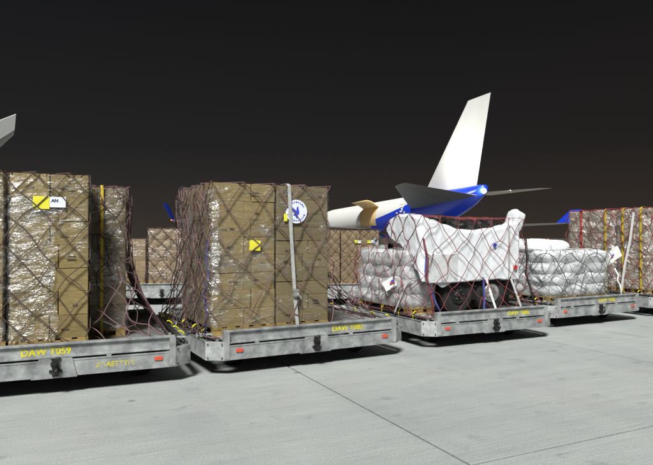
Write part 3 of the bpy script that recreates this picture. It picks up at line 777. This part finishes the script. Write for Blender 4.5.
def sack_mesh(matname, sx_=.5, seed=0):
    m = MB(); m.smooth = True
    def f(u, v):
        a = u*2*math.pi; b = (v-.5)*math.pi
        ce = lambda t, e_: math.copysign(abs(t)**e_, t)
        x = ce(math.cos(b), .55)*ce(math.cos(a), .45); y = ce(math.cos(b), .55)*ce(math.sin(a), .45); z = ce(math.sin(b), .75)
        k = 1 + .07*noise.noise((x*2+seed, y*2, z*2)) + .04*noise.noise((x*5+seed, y*5, z*5))
        return (x*.5*k, y*.5*k, z*.5*k)
    m.grid(f, 20, 12)
    return m.mesh('sack', M[matname], True)
sack_me = {k: [sack_mesh(k, seed=i*3.1) for i in range(4)] for k in ('sack', 'sack_grey')}
def sacks(fr, x0, x1, y0, y1, z0, layers, h, nx, ny, label, kind, extra=(), jit=.02):
    t = fr.thing('sack_pile', x0, y0, z0); tag(t, label, 'sacks')
    w, d = x1-x0, y1-y0
    for k in range(layers):
        a, b = (nx, ny) if k % 2 == 0 else (max(1, nx-1), ny+1)
        for i in range(a):
            for j in range(b):
                inst('sack', random.choice(sack_me[kind]), t, (w*(i+.5)/a + rnd(-jit, jit), d*(j+.5)/b + rnd(-jit, jit), h*(k+.5)),
                     (w/a*1.10, d/b*1.10, h*1.34), (rnd(-.04, .04), rnd(-.04, .04), rnd(-.08, .08)))
    for (x, y, z, sx_, sy_, sz_, rz) in extra:
        inst('sack', random.choice(sack_me[kind]), t, (x, y, z), (sx_, sy_, sz_), (rnd(-.05, .05), rnd(-.05, .05), rz))
    return t
wood_pallet(F3, -.14, .42, .66, 2.25, 'wooden pallet under the grey wrapped sacks beside the sheeted vehicle')
sk = sacks(F3, -.15, .42, .66, 2.25, ZB, 4, .232, 1, 3, 'grey film wrapped sacks piled beside the white sheeted vehicle', 'sack_grey')
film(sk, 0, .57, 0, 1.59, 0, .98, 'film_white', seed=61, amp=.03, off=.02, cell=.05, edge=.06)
def veh_top(x, y):
    if y < .5: return ZS + .03 + max(lerp_tab(ztop, L1 + x), 1.50 + .05*math.sin(x*7))
    if x < .3: return ZS + .03 + lerp_tab(ztop, max(.5, 1.9 - y))
    return ZS + 1.62
net(F3, (-.02, 2.14, .36, 1.50, 2.10), (-.14, 2.46, .13, 2.74), ZS+.01, 'maroon diamond net over the white sheeted vehicle', 'net_maroon', zfn=veh_top, cw=.36, ch=.22, t0=.25, power=1.8, seed=62, jit=.05, sag=.045, r=.0058, off=.035)
net(F3, (-.17, .6, .60, 2.3, 1.62), (-.19, .75, .20, 2.74), ZS+.012, 'second slack maroon net bunched over the wrapped grey sacks', 'net_maroon', cw=.34, ch=.25, t0=.4, power=1.5, seed=63, jit=.11, sag=.1, off=.05, r=.0058, keep=lambda p: p.x < .3, topcords=False, bulge=.06)
def lash(fr, pts, w, side, mname, label, **k): return strap(fr, pts, w, side, mname, label, group='straps on the sheeted vehicle', **k)
lash(F3, [(-.14, .52, 1.16), (-.20, .66, .88), (-.24, .86, .50)], .055, (.3, 1, 0), 'strap_white', 'broad white strap slanting down beside the grey wrapped sacks')
lash(F3, [(1.25, .30, 1.05), (1.30, .22, .75), (1.33, .13, .49)], .045, (1, 0, 0), 'strap_white', 'white strap left of the chrome wheel, running down to the dolly')
lash(F3, [(1.18, .30, 1.08), (1.14, .22, .78), (1.05, .13, .49)], .035, (1, 0, 0), 'rope_blue', 'thin blue strap crossing the white strap left of the chrome wheel')
lash(F3, [(1.78, .31, 1.10), (1.84, .22, .80), (1.90, .13, .49)], .045, (1, 0, 0), 'strap_grey', 'pale strap right of the chrome wheel, running down to the dolly')
def rope(fr, pts, r, mname, label, group=None):
    o = Vector(pts[-1]); t = fr.thing('lashing_rope', *o); tag(t, label, 'rope', group)
    m = MB(); m.smooth = True; m.tube([Vector(p)-o for p in pts], r, 6); m.build('cord', M[mname], t); return t
rope(F3, [(.02, .40, 1.75), (.06, .33, 1.4), (.02, .30, 1.1), (.08, .26, .8), (.05, .14, .50)], .018, 'net_maroon', 'thick maroon rope twisting down at the near corner of the sheeted vehicle')
rope(F3, [(.06, .38, 1.45), (.0, .32, 1.2), (.07, .29, .95), (.14, .22, .7), (.2, .14, .50)], .014, 'rope_blue', 'blue rope twisted round the maroon rope at the near corner of the vehicle')
rope(F3, [(2.20, .36, 1.75), (2.22, .34, 1.4), (2.19, .34, 1.1), (2.24, .26, .8), (2.22, .14, .50)], .022, 'black', 'black rope hanging at the right end of the sheeted vehicle')
def placard(fr, x, y, z, w, h, rx, ry, rz, label):
    t = fr.thing('placard', x, y, z); tag(t, label, 'placard')
    t.rotation_euler = (rx, ry, fr.a+rz)
    m = MB(); m.smooth = False
    m.grid(lambda u, v: ((u-.5)*w, .02*math.sin(u*3.1)+.01*v, (v-.5)*h), 6, 3)
    o = m.build('sheet', M['strap_white'], t); o.modifiers.new('thickness', 'SOLIDIFY').thickness = .004
    mk = MB(); mk.box(-.05, .05, -.012, -.008, -.012, .012); mk.build('red_print', M['red_ink'], t)
    MB().box(-.01, .05, -.0165, -.0125, .0, .03).build('blue_print', M['blue_ink'], t)
    return t
placard(F3, -.235, .95, 1.00, .36, .17, 0, -.55, -1.0, 'skewed white card tied in front of the grey wrapped sacks')

# ---------------- dolly four, wrapped white sacks
dolly(F4, 'galvanised dolly under the pale wrapped sack pile, wheels hidden in shadow', 'DAW T002', txx=.50, tsize=.11, seed=4)
base_sheet(F4, 'flat metal base sheet under the pale wrapped sack pile')
wood_pallet(F4, .02, .90, .30, 2.2, 'wooden pallet under the left half of the pale sack pile')
wood_pallet(F4, .94, 1.80, .30, 2.2, 'wooden pallet under the right half of the pale sack pile')
s4 = sacks(F4, 0, 1.80, .28, 2.2, ZB, 4, .225, 3, 3, 'broad pile of pale film wrapped sacks on pallets, two sacks on top', 'sack',
           extra=[(.28, .62, 1.00, .70, .62, .30, .1), (.84, .66, .99, .66, .62, .28, -.1), (.45, 1.35, 1.0, .9, .7, .30, 0)])
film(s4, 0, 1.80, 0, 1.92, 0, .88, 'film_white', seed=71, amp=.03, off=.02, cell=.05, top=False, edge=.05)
net(F4, (-.02, 1.82, .23, 2.25, 1.50), (-.1, 2.3, .13, 2.74), ZS+.01, 'dark grey net tight over the pale wrapped sack pile', 'net_dark', cw=.36, ch=.2, t0=.75, seed=72, jit=.08, sag=.06, r=.005, off=.035)
net(F4, (-.02, 1.82, .23, 2.25, 1.44), (-.1, 1.95, .15, 2.5), ZS+.012, 'second dark net layer crossing the pale wrapped sack pile', 'net_dark', cw=.7, ch=.4, t0=.8, seed=73, jit=.14, sag=.1, r=.008, off=.045, topcords=False)
placard(F4, 1.98, .28, 1.36, .50, .25, 0, -.5, -.15, 'skewed white card tied at the right end of the pale sack pile')
rope(F4, [(2.02, .25, 1.10), (2.10, .22, .95), (2.06, .22, .85), (2.12, .20, .75), (2.1, .14, .50)], .02, 'strap_white', 'short white rope end hanging below the skewed white card at the right')

# ---------------- dolly five at the right picture edge
dolly(F5, 'galvanised dolly cut off by the right edge of the picture', None, seed=5)
base_sheet(F5, 'flat metal base sheet on the dolly at the right picture edge')
wood_pallet(F5, .0, 1.1, .28, 1.06, 'wooden pallet under the nearer of the two strapped stacks at the right edge')
wood_pallet(F5, .0, 1.1, 1.12, 2.42, 'wooden pallet under the farther strapped stack with the red strap')
s5 = stack(F5, 0, 1.3, .28, 1.03, ZB, 2.43, 2, 2, 7, 'nearer film wrapped stack with yellow straps at the right picture edge', kind='carton_far', group='strapped stacks at the right edge')
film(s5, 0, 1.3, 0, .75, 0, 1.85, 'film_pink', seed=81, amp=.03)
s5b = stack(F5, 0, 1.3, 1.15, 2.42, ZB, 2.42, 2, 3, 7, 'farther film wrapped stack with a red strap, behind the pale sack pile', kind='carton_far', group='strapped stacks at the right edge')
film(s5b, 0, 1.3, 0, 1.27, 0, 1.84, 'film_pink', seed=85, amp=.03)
for yy, c_, lb in ((2.02, 'strap_red', 'vertical red strap on the farther stack at the right edge'), (1.33, 'strap_yellow', 'yellow strap on the farther stack beside the dark gap'), (.87, 'strap_yellow', 'yellow strap on the nearer right stack beside the dark gap'), (.42, 'strap_yellow', 'yellow strap nearest the right picture edge')):
    strap(F5, [(.3, yy, 2.46), (-.01, yy, 2.46), (-.055, yy, 2.42), (-.06, yy, 1.5), (-.06, yy, .60), (-.03, yy, .50)], .05, (0, 1, 0), c_, lb, group='straps on the right edge stacks')
strap(F5, [(-.07, .58, 2.35), (-.09, .66, 1.7), (-.12, .78, 1.1), (-.13, .86, .50)], .06, (0, 1, 0), 'strap_white', 'slanting white strap across the nearer stack at the right edge', group='straps on the right edge stacks')
net(F5, (-.03, 1.32, .25, 2.45, 2.44), (-.1, 1.5, .15, 2.7), ZS+.01, 'dull red net over the strapped stacks at the right edge', 'net_maroon', cw=.36, ch=.22, t0=.9, seed=82, jit=.08, sag=.06, off=.045)

# ================================================================== BACK ROW
G1 = Fr(-5.75, 14.75, 9, 3.0)
G2 = Fr(-1.2, 14.8, 3, 3.1)
dolly(G1, 'far dolly seen between the two leftmost carton loads', None, group='dollies in the back row', seed=6)
base_sheet(G1, 'metal base sheet on the far dolly between the left loads')
dolly(G2, 'far dolly seen right of the emblem stack, below the aircraft', None, group='dollies in the back row', seed=7)
base_sheet(G2, 'metal base sheet on the far dolly below the aircraft')
wood_pallet(G1, .30, 1.0, .5, 1.6, 'wooden pallet under the lower far stack at left', 'wooden pallets in the back row')
wood_pallet(G1, 1.10, 2.5, .3, 2.2, 'wooden pallet under the taller far stack with pale end', 'wooden pallets in the back row')
wood_pallet(G2, .6, 1.55, .35, 2.2, 'wooden pallet under the left half of the far netted cartons', 'wooden pallets in the back row')
wood_pallet(G2, 1.6, 2.62, .35, 2.2, 'wooden pallet under the right half of the far netted cartons', 'wooden pallets in the back row')
a = stack(G1, .30, 1.0, .5, 1.6, ZB, 1.72, 2, 2, 4, 'lower brown carton stack on the far dolly at left', kind='carton_far', group='carton stacks in the back row')
film(a, 0, .7, 0, 1.1, .6, 1.12, 'film', seed=91, rng=[(-.3, 1.2)])
lb_ = sacks(G1, -.12, .24, .3, .75, ZS, 4, .23, 1, 1, 'pale wrapped bundles at the left end of the far dolly', 'sack')
b_ = stack(G1, 1.10, 2.5, .3, 2.2, ZB, 2.00, 3, 3, 5, 'taller wrapped carton stack with a pale end on the far dolly', kind='carton_far', group='carton stacks in the back row')
film(b_, 0, 1.4, 0, 1.9, 0, 1.40, 'film', seed=93, amp=.02)
film(b_, 0, 1.4, 0, 1.9, 0, 1.38, 'film_pink', seed=94, amp=.03, off=.03, rng=[(4.75, 6.55)])
net(G1, (1.08, 2.52, .27, 2.25, 2.02), (.95, 2.7, .15, 2.7), ZS+.01, 'net over the taller stack on the far dolly at left', 'net_brown', cw=.35, ch=.2, t0=.6, seed=95, r=.008, group='nets in the back row')
c5 = stack(G2, .6, 1.58, .35, 2.2, ZB, 1.96, 2, 3, 4, 'left half of the far netted carton load below the aircraft', kind='carton_far', group='carton stacks in the back row', stagger=False)
c6 = stack(G2, 1.60, 2.62, .35, 2.2, ZB, 1.95, 2, 3, 4, 'right half of the far netted carton load with two small cards', kind='carton_far', group='carton stacks in the back row', stagger=False)
for x in (.36, .70):
    k = front_card(c6, x, x+.09, 1.03, 1.11, 'yellow_card'); front_card(c6, x+.092, x+.18, 1.03, 1.11, 'white_card', y=-.0225)
tagm = MB(); tagm.prism([(-.07, -.16), (.07, -.16), (.07, .06), (.04, .12), (-.04, .12), (-.07, .06)], -.03, -.02); tagm.build('metal_tag', M['galv_light'], c6, loc=(.93, 0, 1.05))
MB().tube([(.93, -.031, 1.10), (.93, -.034, 1.10)], .03, 12).build('tag_hole', M['black'], c6)
net(G2, (.58, 2.64, .30, 2.25, 1.98), (.3, 2.9, .15, 2.7), ZS+.01, 'fine net over the far cartons below the aircraft', 'net_brown', cw=.22, ch=.13, t0=.7, seed=96, r=.006, group='nets in the back row')

# ================================================================== AIRCRAFT
def airfoil(root, tip, th0, th1, n=10, flip=False, part=(0., 1.)):
    """Lifting surface between a root and a tip chord; each chord = (LE vec, TE vec). Thickness along nrm."""
    (a, b), (c, d) = [tuple(map(Vector, q)) for q in (root, tip)]
    span = ((c+d)-(a+b)).normalized(); ch = (b-a).normalized(); nrm = span.cross(ch).normalized()
    prof = lambda t: 2.2*(math.sqrt(max(t, 0))*.65 - .35*t - .30*t*t) if t < 1 else 0.0
    m = MB()
    loop = []
    ts = [part[0] + (part[1]-part[0])*k/n for k in range(n+1)]
    for t in ts: loop.append((t, prof(t)+.03))
    for t in reversed(ts): loop.append((t, -prof(t)-.03))
    N_ = len(loop); V = []
    K = 5
    for k in range(K+1):
        s_ = k/K; le = a+(c-a)*s_; te = b+(d-b)*s_; th = th0+(th1-th0)*s_
        for t, h in loop: V.append(le+(te-le)*t + nrm*h*th)
    F = [(k*N_+i, k*N_+(i+1) % N_, (k+1)*N_+(i+1) % N_, (k+1)*N_+i) for k in range(K) for i in range(N_)]
    F += [tuple(range(N_)), tuple(range(K*N_, K*N_+N_))]
    return m.add(V, F)

FUS = [(0, .30, 5.62), (.6, .48, 5.50), (2, .80, 5.20), (4, 1.10, 4.90), (7, 1.45, 4.55), (10, 1.72, 4.28), (14, 1.95, 4.05), (18, 2.07, 3.93), (19.4, 2.09, 3.91), (22, 2.1, 3.9), (24.7, 2.1, 3.9), (30, 2.1, 3.9), (36, 2.1, 3.9), (42, 2.1, 3.9), (46, 1.98, 3.85), (49, 1.6, 3.65), (51, 1.05, 3.45), (52, .5, 3.3), (52.4, .1, 3.25)]
WS = {1: 23.6, -1: -22.1}      # wing tips
def aircraft(loc, heading, label, detailed=True, scale=1.0, wing_mat='plane_grey'):
    r = empty('cargo_aircraft', loc, heading); tag(r, label, 'aircraft'); r.scale = (scale,)*3
    n = 48; V = []; F = []
    for s_, rad, cz in FUS:
        for k in range(n):
            a = 2*math.pi*k/n; V.append((s_, rad*math.cos(a), cz+rad*math.sin(a)))
    hole = set()
    for i in range(len(FUS)-1):
        for k in range(n):
            # door opening: port side, between two frames, from floor height to shoulder
            if detailed and 19 < FUS[i][0] < 24 and (k < 5 or k >= 45): continue
            F.append((i*n+k, i*n+(k+1) % n, (i+1)*n+(k+1) % n, (i+1)*n+k))
    F += [tuple(range(n)), tuple(range(len(V)-n, len(V)))]
    m = MB(); m.smooth = True; m.add(V, F)
    fz = m.build('fuselage', M['livery'] if detailed else M['plane_white'], r)
    # fin and rudder
    fin = airfoil(((11.5, 0, 5.75), (1.3, 0, 5.85)), ((2.6, 0, 13.1), (-.9, 0, 12.95)), .16, .06, part=(0, .72)).build('fin', M['plane_white'], r)
    airfoil(((11.5, 0, 5.75), (1.3, 0, 5.85)), ((2.6, 0, 13.1), (-.9, 0, 12.95)), .16, .06, n=3, part=(.722, 1.)).build('rudder', M['plane_white'], r)
    for sg in (1, -1):
        st = (((8, -.9, 5.72), (.2, -.6, 5.12)), ((2.6, -6.5, 6.0), (.5, -6.5, 5.84))) if sg < 0 else (((11.4, sg*1.2, 4.45), (.2, sg*.6, 5.10)), ((2.6, sg*6.5, 5.85), (.5, sg*6.5, 5.95)))
        airfoil(*st, .28 if sg > 0 else .12, .10 if sg > 0 else .05, part=(0, .7)).build('stabiliser', M['plane_grey'], r)
        airfoil(*st, .28 if sg > 0 else .12, .10 if sg > 0 else .05, n=3, part=(.705, 1.)).build('elevator', M['plane_grey'], r)
        wg = (((34, sg*1.6, 2.55), (21.5, sg*1.6, 2.75)), ((20.9, WS[sg], 3.5), (18.4, WS[sg], 3.55)))
        if detailed: wing = airfoil(*wg, .75, .16, n=9).build('wing', M[wing_mat], r)
        else:        # raked outer panel
            T, TL, I, IL = OUTER
            fl = lambda p, z: (p.x, -sg*p.y, z)
            for pt, nm, mm_ in (((.44, 1.), 'wing_tip', wing_mat), ((0., .435), 'leading_edge', 'plane_grey')):
                airfoil((fl(IL, 3.2), fl(I, 3.25)), (fl(TL, 3.5), fl(T, 3.55)), .30, .18, n=9, part=pt).build(nm, M[mm_], r)
            wing = airfoil(((34, sg*1.6, 2.55), (21.5, sg*1.6, 2.75)), (fl(IL, 3.2), fl(I, 3.25)), .75, .30, n=9).build('wing', M[wing_mat], r)
        if detailed:
            airfoil(((20.7, WS[sg]-sg*.3, 3.52), (18.3, WS[sg]+sg*.12, 3.55)), ((18.9, WS[sg]+sg*.45, 5.1), (17.6, WS[sg]+sg*.95, 5.15)), .12, .05).build('winglet', M['plane_blue'], wing)
            MB().lathe([(.02, -.07), (.07, 0), (.02, .07)], 8, (20.6, WS[sg]+sg*.12, 3.6), 'z').build('navigation_light', M['lamp_red'], wing)
        en = MB().lathe([(.85, 0), (1.0, .25), (1.02, 1.5), (.85, 3.2), (.5, 4.2), (.45, 4.25)], 24, (0, 0, 0), 'x')
        en.v = [(31.5-p[0], p[1]+sg*8, p[2]+1.75) for p in en.v]
        e_ = en.build('engine', M['plane_white'], r, True)
        MB().prism([(26.5, 2.75), (30.8, 2.75), (31, 2.6), (26.8, 2.5)], sg*8-.15, sg*8+.15).build('pylon', M['plane_white'], e_)
        m = MB(); m.tube([(25, sg*2.4, .5), (25, sg*2.4, 2.7)], .16, 8); m.tube([(24.2, sg*2.4, .55), (25.8, sg*2.4, .55)], .12, 6)
        g = m.build('landing_gear', M['galv_light'], r)
        for x in (24.2, 25.8):
            for y in (-.4, .15):
                MB().lathe([(.3, 0), (.55, .04), (.55, .22), (.3, .26)], 16, (x, sg*2.4+y, .55)).build('wheel', M['rubber'], g, True)
    m = MB(); m.tube([(46, 0, .45), (46, 0, 2.2)], .13, 8); g = m.build('landing_gear', M['galv_light'], r)
    for y in (-.32, .1): MB().lathe([(.25, 0), (.45, .04), (.45, .18), (.25, .22)], 16, (46, y, .45)).build('wheel', M['rubber'], g, True)
    if detailed:
        # cargo door: shallow lined bay and the raised door
        m = MB(); k0, k1 = -3.2*2*math.pi/n, 5*2*math.pi/n
        a0 = -3*2*math.pi/n
        for x in (19.4, 24.66):
            pass
        pts = []
        m.grid(lambda u, v: (19.35 + 5.4*u, 2.06*math.cos(a0+(k1+.02-a0)*v), 3.9+2.06*math.sin(a0+(k1+.02-a0)*v)), 2, 10)
        m.smooth = True; m.build('door_bay', M['hold_tan'], r)
        m = MB(); m.smooth = True
        # door swung up about its upper hinge
        hy, hz = 2.1*math.cos(5*2*math.pi/n), 3.9+2.1*math.sin(5*2*math.pi/n)
        m.grid(lambda u, v: (19.5 + 5.1*u, hy + 1.5*v, hz + .10 + .62*math.sin(v*1.7)), 2, 8)
        d_ = m.build('cargo_door', M['hold_tan'], r); d_.modifiers.new('thickness', 'SOLIDIFY').thickness = .12
        # tail lamp
        MB().lathe([(.02, -.2), (.14, -.14), (.2, 0), (.14, .14), (.02, .2)], 12, (-.12, .16, 5.42), 'z').build('tail_lamp', M['lamp_white'], r, True)
        # number mark on the blue
        for (x0, x1, z0, z1) in ():
            pass
    return r
ac = aircraft((12.4, 45.0, 0), R(105), 'white cargo aircraft with blue tail cone and raised tan cargo door')
# mark on the port side of the tail
v, f = text_mb('3', .95, .03)
def on_side(s_, z, off=.03):
    for (a, ra, za), (b, rb_, zb_) in zip(FUS, FUS[1:]):
        if a <= s_ <= b:
            k = (s_-a)/(b-a); rr = ra+(rb_-ra)*k; cz = za+(zb_-za)*k
            return (s_, math.sqrt(max(.01, (rr+off)**2-(z-cz)**2)), z)
mk = MB().add([on_side(12.9 - p.x*1.6, 4.32+p.y) for p in v], f).build('number', M['plane_white'], ac)
fr_ = MB()
for (a, b, c_, d) in ((11.9, 13.5, 5.1, 5.24), (13.35, 13.7, 4.2, 5.2), (11.7, 12.0, 4.2, 5.2)):
    fr_.add([on_side(a, c_), on_side(b, c_), on_side(b, d), on_side(a, d)], [(0, 1, 2, 3)])
fr_.build('number_frame', M['plane_white'], ac)
td = bpy.data.lights.new('tail_lamp_light', 'POINT'); td.energy = 120; td.color = (1, .93, .8); td.shadow_soft_size = .15
tl = bpy.data.objects.new('tail_lamp_light', td); COL.objects.link(tl); tl.parent = ac; tl.location = (-.35, .5, 5.4)

for sg in (1, -1):
    MB().lathe([(.02, -.06), (.10, -.03), (.10, .04), (.04, .07)], 10, (3.6, sg*4.6, 5.66), 'z').build('logo_light', M['black'], ac, True)
    ld = bpy.data.lights.new('logo_light_beam', 'SPOT'); ld.energy = 1500; ld.spot_size = R(140); ld.spot_blend = 1.0; ld.shadow_soft_size = .1; ld.color = (1, .98, .93)
    lo_ = bpy.data.objects.new('logo_light_beam', ld); COL.objects.link(lo_); lo_.parent = ac; lo_.location = (3.6, sg*4.6, 5.85)
    lo_.rotation_euler = (Vector((2.6, 0, 10.2))-Vector((3.6, sg*4.6, 5.85))).to_track_quat('-Z', 'Y').to_euler()
# second aircraft, all but its wing tip outside the picture on the left
S2 = 1.6; h2 = R(90-5)
tipl = Vector((18.4, -22, 3.55))*S2
want = Vector((-9.85, 18.2, 5.68))
rot = Matrix.Rotation(h2, 3, 'Z')
inv = rot.inverted()
_T = Vector((18.4, -22, 0)); _TL = _T + inv @ Vector((-.50, .87, 0))*3.4/S2
OUTER = (_T, _TL, _T + inv @ Vector((-.80, .60, 0))*9/S2, _TL + inv @ Vector((-.62, .785, 0))*11/S2)
p2 = want - rot @ tipl; p2.z = 0
aircraft(p2, h2, 'pale aircraft wing tip entering high at the left picture edge', detailed=False, scale=S2, wing_mat='plane_white')

# ---------------- distant lamps on the airfield
def field_lamp(px, py, Y, mname, label):
    X = (px-326.5)/575*Y; Z = EYE - (py-238)/575*Y
    t = empty('airfield_lamp', (X, Y, -.06)); tag(t, label, 'lamp', 'distant airfield lamps')
    MB().tube([(0, 0, 0), (0, 0, Z)], .08, 6).build('post', M['galv_dark'], t)
    MB().lathe([(.05, -.22), (.2, -.12), (.2, .12), (.05, .22)], 8, (0, 0, Z+.06), 'z').build('lamp', M[mname], t)
field_lamp(548, 239.5, 170, 'lamp_red', 'small red lamp glowing on the horizon above the pale sacks')
field_lamp(560, 241.0, 160, 'lamp_amber', 'small amber lamp just right of the red horizon lamp')
field_lamp(128, 236, 170, 'lamp_red', 'tiny red lamp above the far stack at left')
